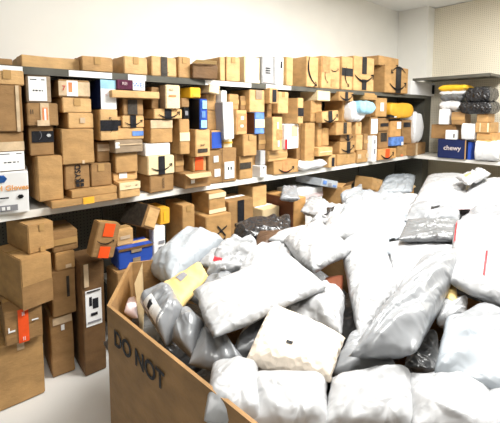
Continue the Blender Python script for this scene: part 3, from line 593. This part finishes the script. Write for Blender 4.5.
# yaw-less items sitting on the shelves
def shelf_pillow(name, x0, yt, x1, yb, s, d, m, label, cat, side=False, wr=1, marks=(), z0=None, power=6):
    a, b, zz0, z1 = span(side, x0, x1, yt, yb, s)
    if z0 is not None: zz0 = z0
    hh = (z1-zz0)/2
    if side: cs = [Vector((XR+s, -a, 0)), Vector((XR+s, -b, 0)), Vector((XR+s+d, -b, 0)), Vector((XR+s+d, -a, 0))]
    else: cs = [Vector((a, D+s, 0)), Vector((b, D+s, 0)), Vector((b, D+s+d, 0)), Vector((a, D+s+d, 0))]
    c0 = sum(cs, Vector())/4; cnt[0] += 1
    bm, nrm = pillow_bm([p-c0+Vector((0, 0, hh)) for p in cs], hh*1.0, cnt[0], wr=wr, power=power)
    o = newobj(name, bm, m, smooth=True); o.location = Vector((c0.x, c0.y, zz0)); tag(o, label, cat)
    return o
shelf_pillow('poly_mailer', 300, 161, 327, 175, -.06, .26, 'whitepoly', 'plump white mailer lying at the front of the middle shelf', 'mailer', z0=ZM+.012)
shelf_pillow('poly_mailer', 352, 101, 367, 121, -.06, .30, 'whitepoly', 'puffy white bundle high among the cartons at the far end', 'mailer')
shelf_pillow('poly_mailer', 361, 101, 376, 114, -.12, .20, 'paleblue', 'pale green and white packet on top of far end cartons', 'mailer', wr=.6)
shelf_pillow('padded_envelope', 391, 103, 414, 118, -.06, .30, 'amber', 'bulky golden yellow padded mailer high at the far end of the shelving', 'mailer', wr=.6, power=12)
shelf_pillow('plastic_bag', 415, 113, 424, 143, -.06, .26, 'whitepoly', 'crumpled whitish plastic bag standing at the shelf corner', 'bag', wr=2.2)
shelf_pillow('poly_mailer', 474, 141.5, 499, 161, -.05, .36, 'whitepoly', 'white wrapped parcel on the right shelf beside the navy box', 'mailer', side=True, z0=ZM+.012, power=26, wr=.8)
shelf_pillow('toilet_roll_pack', 461, 124, 474, 139.5, -.05, .2, 'whitepoly', 'white cylinder shaped wrapped pack on the navy box', 'parcel', side=True, wr=.3, power=24)
shelf_pillow('poly_mailer', 439, 100, 459, 110, .0, .34, 'whitepoly', 'crumpled white mailer below the grey one on the right shelf', 'mailer', side=True)
shelf_pillow('poly_mailer', 440, 93.5, 462, 101, -.02, .34, 'darkpoly', 'dark grey mailer sandwiched between white and yellow ones', 'mailer', side=True)
shelf_pillow('poly_mailer', 439, 90, 464, 95.5, -.0, .34, 'whitepoly', 'thin white mailer just beneath the bright yellow one', 'mailer', side=True)
shelf_pillow('padded_envelope', 438, 84.5, 465, 91, -.02, .34, 'yellow', 'bright yellow envelope topmost of the right shelf pile', 'mailer', side=True, wr=.5)
shelf_pillow('plastic_bag', 459, 101.5, 491, 113.5, -.06, .36, 'blackpoly', 'wide glossy black parcel bag, lower of two, on the right shelf', 'bag', side=True, power=14, wr=.9)
shelf_pillow('plastic_bag', 465, 87, 490, 102, -.02, .34, 'blackpoly', 'glossy black parcel bag, upper of two, on the right shelf', 'bag', side=True, wr=1.1, power=10)

# ------------------------------------------------------------------ cardboard bins that hold the heap
RIM = .95
def bin_box(name, pts, label, th=.012, z1=RIM, m='tan', zs=None):
    c = sum((Vector((*p, 0)) for p in pts), Vector())/len(pts)
    t = empty(name, (c.x, c.y, 0)); tag(t, label, 'bin')
    b = bmesh.new(); n = len(pts); rings = []
    for z in (0, z1):
        for k in (1, 0):
            ring = []
            for pi, p in enumerate(pts):
                v = Vector((*p, 0))-c; v = v-(v.normalized()*th*1.3 if k else Vector()); ring.append(b.verts.new((v.x, v.y, zs[pi] if (zs and z) else z)))
            rings.append(ring)
    bi, bo, ti, to = rings
    for i in range(n):
        j = (i+1) % n
        b.faces.new((bo[i], bo[j], to[j], to[i])); b.faces.new((bi[j], bi[i], ti[i], ti[j])); b.faces.new((to[i], to[j], ti[j], ti[i])); b.faces.new((bo[j], bo[i], bi[i], bi[j]))
    b.faces.new([v for v in bi]); bmesh.ops.recalc_face_normals(b, faces=b.faces[:])
    newobj('carton', b, m, t); return t, c
G1 = [(.60, .12), (.495, 1.45), (.74, 1.81), (1.95, 1.82), (2.05, .2), (1.9, .05)]
g1, gc = bin_box('bulk_bin', G1, 'large open cardboard bin with black lettering on its side, holding the mailer heap', m='mid', zs=[.95, .95, .95, .78, .78, .88])
p0 = Vector((.495, 1.45, 0)); p1 = Vector((.60, .12, 0)); dr = (p1-p0).normalized(); nn = Vector((dr.y, -dr.x, 0))
if nn.x > 0: nn = -nn
me = text_mesh('DO NOT', .088, .002); me.materials.clear(); me.materials.append(MATS['ink'])
o = bpy.data.objects.new('lettering', me); COL.objects.link(o); o.parent = g1
mm = Matrix((dr, Vector((0, 0, 1)), nn)).transposed().to_4x4(); mm.translation = p0+dr*.24+nn*.004+Vector((0, 0, RIM-.105))-Vector((gc.x, gc.y, 0)); o.matrix_local = mm
# flaps of the bin folded inside
fl = bmesh.new(); q0 = onZ(137, 268, RIM+.10); q1 = onZ(141, 285, RIM+.08)
vs = [fl.verts.new(v-gc) for v in (Vector((.76, 1.70, RIM+.03)), Vector((.64, 1.52, RIM+.02)), Vector((.66, 1.50, RIM-.3)), Vector((.80, 1.78, RIM-.3)))]
fl.faces.new(vs); bmesh.ops.solidify(fl, geom=fl.faces[:], thickness=.012); fo = newobj('flap', fl, 'cream', g1); fo['label'] = 'cream edged inner flap'
bin_box('bulk_bin', [(2.1, .1), (2.1, 1.9), (3.6, 1.9), (3.6, .1)], 'bulk carton bin buried under the middle of the mailer heap', z1=.68, m='dark')
bin_box('bulk_bin', [(3.65, .1), (3.65, 2.0), (5.1, 2.0), (5.1, .1)], 'bulk carton bin under the far right of the mailer heap', z1=.68, m='dark')

# buried filler mailers, coloured dark so the heap's gaps look shaded
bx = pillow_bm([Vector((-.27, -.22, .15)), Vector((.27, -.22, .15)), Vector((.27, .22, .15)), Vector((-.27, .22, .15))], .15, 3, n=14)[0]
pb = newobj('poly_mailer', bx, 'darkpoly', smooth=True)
bur = []
for cx0, cx1, cy0, cy1 in ((.88, 1.72, .45, 1.62), (2.4, 3.35, .4, 1.75), (3.95, 5.0, .4, 1.85)):
    for i in range(2 if cx1 < 2 else 3):
        for j in range(3 if cx1 < 2 else 4):
            bur.append((cx0+(cx1-cx0)*i/(1 if cx1 < 2 else 2), cy0+(cy1-cy0)*j/(2 if cx1 < 2 else 3)))
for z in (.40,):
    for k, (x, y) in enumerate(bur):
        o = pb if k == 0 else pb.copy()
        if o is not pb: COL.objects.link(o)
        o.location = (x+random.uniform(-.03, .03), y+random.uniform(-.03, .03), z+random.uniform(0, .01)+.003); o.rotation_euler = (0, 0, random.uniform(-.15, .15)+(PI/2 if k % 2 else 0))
        tag(o, 'buried filler mailer coloured dark grey for shade in the heap gaps', 'mailer', 'mailers buried under the heap')

# ------------------------------------------------------------------ the heap
PM = 'poly_mailer'
# far side of the heap
mailer('clear_bag', [(378,192),(386,177),(416,176),(412,192)], .80, .07, 'polycool', 'shiny clear bagged parcel against the back panel at the far end', 'bag', wr=1.6)
mailer(PM, [(412,206),(428,176),(470,176),(462,200)], [.93,.98,.98,.95], .08, 'poly', 'large white mailer highest at the far back corner of the heap', wr=.6)
mailer(PM, [(460,202),(474,180),(530,180),(530,205)], [.96,1.02,1.02,.98], .06, 'poly', 'white mailer with dark print at the far right edge of the heap', marks=[(.05,.3,.2,.6,'greyink','printed_mark')], wr=.7)
mailer(PM, [(456,178),(480,168),(491,174),(468,185)], [1.08,1.12,1.12,1.08], .035, 'poly', 'small white mailer perched on the far back of the heap below the navy box', marks=[(.15,.4,.4,.55,'orangetext','printed_mark')])
mailer(PM, [(392,222),(425,195),(480,192),(470,216)], [.93,.95,.95,.95], .06, 'poly', 'broad white mailer in the far middle of the heap', wr=.7)
mailer('paper_envelope', [(432,210),(486,193),(496,197),(473,209)], [1.00,1.02,1.01,1.00], .012, 'pinkpaper', 'thin pale pink envelope wedged among the white mailers at the far right', 'envelope', wr=.3)
mailer(PM, [(470,214),(486,192),(535,198),(535,222)], [1.0,1.0,1.0,1.0], .06, 'poly', 'white mailer beside the pink envelope at the right edge')
mailer(PM, [(352,212),(358,192),(405,194),(398,214)], .88, .06, 'polycool', 'white mailer below the clear bagged parcel', wr=1.5)
mailer(PM, [(385,212),(402,196),(420,196),(405,214)], .90, .05, 'poly', 'small crinkled white mailer right of the brown carton at the far side')
mailer(PM, [(345,212),(340,195),(362,184),(364,208)], .88, .06, 'polycool', 'pale mailer standing beside the open brown carton flaps', wr=1.5)
mailer(PM, [(300,212),(312,196),(330,204),(326,218)], .90, .04, 'poly', 'crumpled white mailer in front of the flat white box', wr=2)
mailer(PM, [(310,222),(325,208),(352,206),(345,224)], .88, .05, 'poly', 'wrinkled white mailer with a black patch in the far left middle', wr=2, marks=[(.2,.3,.5,.55,'blackpoly','printed_mark')])
mailer(PM, [(338,218),(346,204),(380,210),(375,226)], .92, .05, 'polycool', 'crinkled white mailer lying before the brown carton flaps', wr=1.8)
mailer(PM, [(360,226),(372,205),(415,208),(408,228)], .92, .06, 'polycool', 'long rumpled white mailer across the far middle', wr=1.5)
mailer(PM, [(318,238),(330,218),(388,216),(398,238)], [.93,.95,.95,.93], .07, 'poly', 'smooth wide white mailer with one dark crease in the middle of the heap', wr=.8)
mailer(PM, [(385,240),(384,220),(408,218),(412,240)], .93, .06, 'polycool', 'crumpled bluish mailer between two smooth white ones', wr=2.2)
mailer(PM, [(404,221),(412,206),(460,208),(460,222)], [.99,1.0,1.0,.99], .06, 'silver', 'silvery creased mailer lying on a dark grey one', wr=1.6, marks=[(.25,.45,.55,.6,'blackpoly','printed_mark')])
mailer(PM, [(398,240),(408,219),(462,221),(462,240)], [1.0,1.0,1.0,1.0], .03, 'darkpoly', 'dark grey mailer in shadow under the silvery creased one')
mailer(PM, [(455,226),(475,208),(540,212),(540,232)], [1.0,1.0,1.0,1.0], .06, 'silver', 'white mailer with grey folds at the right edge', wr=1.6)
# left far
mailer('clear_bag', [(280,199),(283,187),(296,187),(300,199)], 1.0, .035, 'silver', 'shiny crumpled plastic on top of the deep red brown sided carton', 'bag', wr=2)
mailer('plastic_bag', [(233,243),(235,224),(290,215),(291,234)], [.92,.97,.97,.92], .045, 'blackpoly', 'shiny black plastic bag behind the white mailers', 'bag', wr=1.6)
mailer('brown_parcel', [(252,250),(258,235),(290,232),(290,248)], .93, .04, 'brownpoly', 'dark brown soft parcel in front of the black bag', 'parcel', wr=1.4)
mailer(PM, [(146,268),(192,231),(224,240),(172,284)], [.93,1.0,1.0,.93], .105, 'polycool', 'big puffy pale blue white mailer against the stamped carton', wr=.9, power=3.5)
mailer('padded_envelope', [(147,296),(200,262),(208,276),(176,314)], [.93,.97,.96,.93], .03, 'manila', 'yellow manila padded envelope lying in the bin', 'envelope', wr=.8, marks=[(.42,.25,.60,.55,'greyink','address_label')])
mailer(PM, [(198,264),(212,250),(232,246),(226,270)], .95, .03, 'poly', 'small white mailer tucked above the manila envelope', marks=[(.1,.5,.35,.8,'red','printed_mark')])
mailer(PM, [(206,274),(220,246),(254,238),(262,262)], [.95,.99,.99,.96], .06, 'poly', 'crumpled white mailer tied in knotted folds left of the black bag', wr=2.4)
mailer(PM, [(236,278),(250,252),(292,244),(298,266)], .94, .06, 'poly', 'rolled white mailer with a grey underside below the brown parcel', wr=1.2)
mailer(PM, [(186,300),(206,280),(232,272),(226,300)], .91, .04, 'silver', 'thin silver mailer edge under the broad flat white parcel')
mailer('flat_parcel', [(193,291),(286,253),(328,287),(214,338)], [1.0,1.02,1.0,.99], .028, 'poly', 'broad flat smooth white parcel in the front middle of the heap', 'mailer', wr=.45, power=9)
mailer(PM, [(284,240),(320,222),(352,250),(314,272)], [1.0,1.03,1.03,1.0], .06, 'poly', 'tall smooth white mailer with sharp left fold behind the broad flat parcel', wr=.7, power=4, mids=[None,None,None,(296,258)])
mailer(PM, [(268,240),(284,230),(318,226),(300,244)], .97, .025, 'poly', 'flat white mailer end poking left above the brown parcel')
mailer(PM, [(262,312),(322,285),(345,296),(342,336)], [.92,.95,.95,.92], .06, 'poly', 'wrinkled puffy white mailer under the broad flat parcel', wr=1.6)
mailer('brown_parcel', [(318,290),(326,278),(344,276),(342,294)], 0.89, .02, 'brownred', 'reddish brown carton edge showing between white mailers', 'parcel', wr=.2)
mailer(PM, [(341,250),(386,249),(400,292),(358,342)], [.98,.98,.98,.94], .075, 'poly', 'large smooth white mailer in the centre with pinched lower tip', wr=1.0, power=3)
mailer(PM, [(335,256),(345,240),(388,236),(392,254)], [.96,.96,.96,.96], .05, 'polycool', 'bluish white mailer folded behind the large central one', wr=1.2)
mailer(PM, [(386,243),(455,240),(470,262),(396,292)], [.93,.93,.96,.96], .04, 'poly', 'wide flat white mailer behind the diagonal silver one', wr=.5, power=4)
mailer(PM, [(455,222),(540,214),(540,312),(448,282)], [1.06,1.06,1.04,1.04], .07, 'poly', 'huge smooth white bag at the right with small red print', 'mailer', wr=.4, power=4, mids=[None,None,(500,303),None], marks=[(.40,.72,.425,.95,'red','printed_mark'),(.012,.08,.03,.5,'red','printed_mark')])
mailer('paper_envelope', [(430,296),(438,268),(456,276),(458,306)], .96, .03, 'manila', 'greenish tan paper parcel half hidden beside the huge white bag', 'envelope', wr=.5)
mailer(PM, [(424,258),(466,252),(416,352),(350,356)], [1.06,1.06,1.02,1.0], .075, 'silver', 'long silver grey mailer lying diagonally in the right foreground', wr=1.1, power=3)
mailer(PM, [(436,322),(438,300),(468,298),(466,320)], .94, .04, 'poly', 'small white mailer with a folded corner in the right foreground', wr=1.2)
mailer(PM, [(446,322),(484,303),(530,322),(530,345)], [.98,1.0,1.0,.97], .03, 'silver', 'grey flap of a mailer rising to a point at lower right', wr=.6)
mailer(PM, [(434,372),(446,318),(530,322),(540,400)], [.95,.97,.97,.95], .05, 'polycool', 'pale blue grey mailer at the lower right corner', wr=1.0, power=5)
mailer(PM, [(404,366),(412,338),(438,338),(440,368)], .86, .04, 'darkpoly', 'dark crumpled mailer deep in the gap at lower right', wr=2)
mailer(PM, [(330,374),(350,338),(376,334),(400,376)], .90, .05, 'silver', 'blue grey mailer below the central white one', wr=1.2)
# front left in the bin
mailer(PM, [(140,302),(172,288),(186,312),(166,346)], [.93,.97,.95,.88], .07, 'silver', 'crinkled silver mailer with a white barcode label beside the bin wall', wr=2.0, marks=[(.0,.25,.38,.85,'paper','address_label'),(.08,.35,.26,.55,'ink','barcode')])
mailer(PM, [(172,340),(190,309),(204,322),(196,362)], [.90,.96,.95,.88], .06, 'silver', 'grey mailer with a bright glint leaning on the bin wall', wr=1.8)
mailer(PM, [(188,364),(202,328),(226,338),(252,372)], [.90,.94,.92,.88], .05, 'silver', 'smooth grey mailer folded under the broad flat parcel', wr=.8)
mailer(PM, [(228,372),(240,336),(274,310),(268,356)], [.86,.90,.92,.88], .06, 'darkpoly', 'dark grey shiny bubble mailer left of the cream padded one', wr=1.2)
mailer('padded_mailer', [(244,364),(272,306),(345,338),(330,382)], [.93,1.0,.96,.93], .05, 'padded', 'cream honeycomb padded mailer with a small black spot in the foreground', wr=.5, power=5, marks=[(.28,.42,.33,.50,'ink','printed_mark')])
mailer('paper_envelope', [(124,312),(128,300),(136,298),(138,318)], .88, .02, 'pinkpaper', 'pale paper envelope standing inside the left corner of the bin', 'envelope')
# nearest mailers, toward the camera
mailer(PM, [(204,420),(212,366),(258,364),(262,420)], [.93,.92,.92,.93], .05, 'poly', 'white mailer at the near left rim of the bin', wr=1)
mailer(PM, [(250,425),(252,374),(326,378),(330,430)], [.92,.92,.92,.92], .05, 'poly', 'white mailer in front of the cream padded one', wr=1)
mailer(PM, [(322,430),(332,378),(410,372),(420,430)], [.92,.92,.92,.92], .05, 'poly', 'white mailer nearest the camera in the middle', wr=1.2)
mailer(PM, [(412,430),(408,372),(490,384),(500,440)], [.94,.92,.92,.94], .05, 'poly', 'white mailer nearest the camera toward the right', wr=1)
mailer(PM, [(486,440),(480,384),(560,380),(570,440)], [.93,.92,.92,.93], .05, 'poly', 'white mailer in the nearest right corner', wr=1)
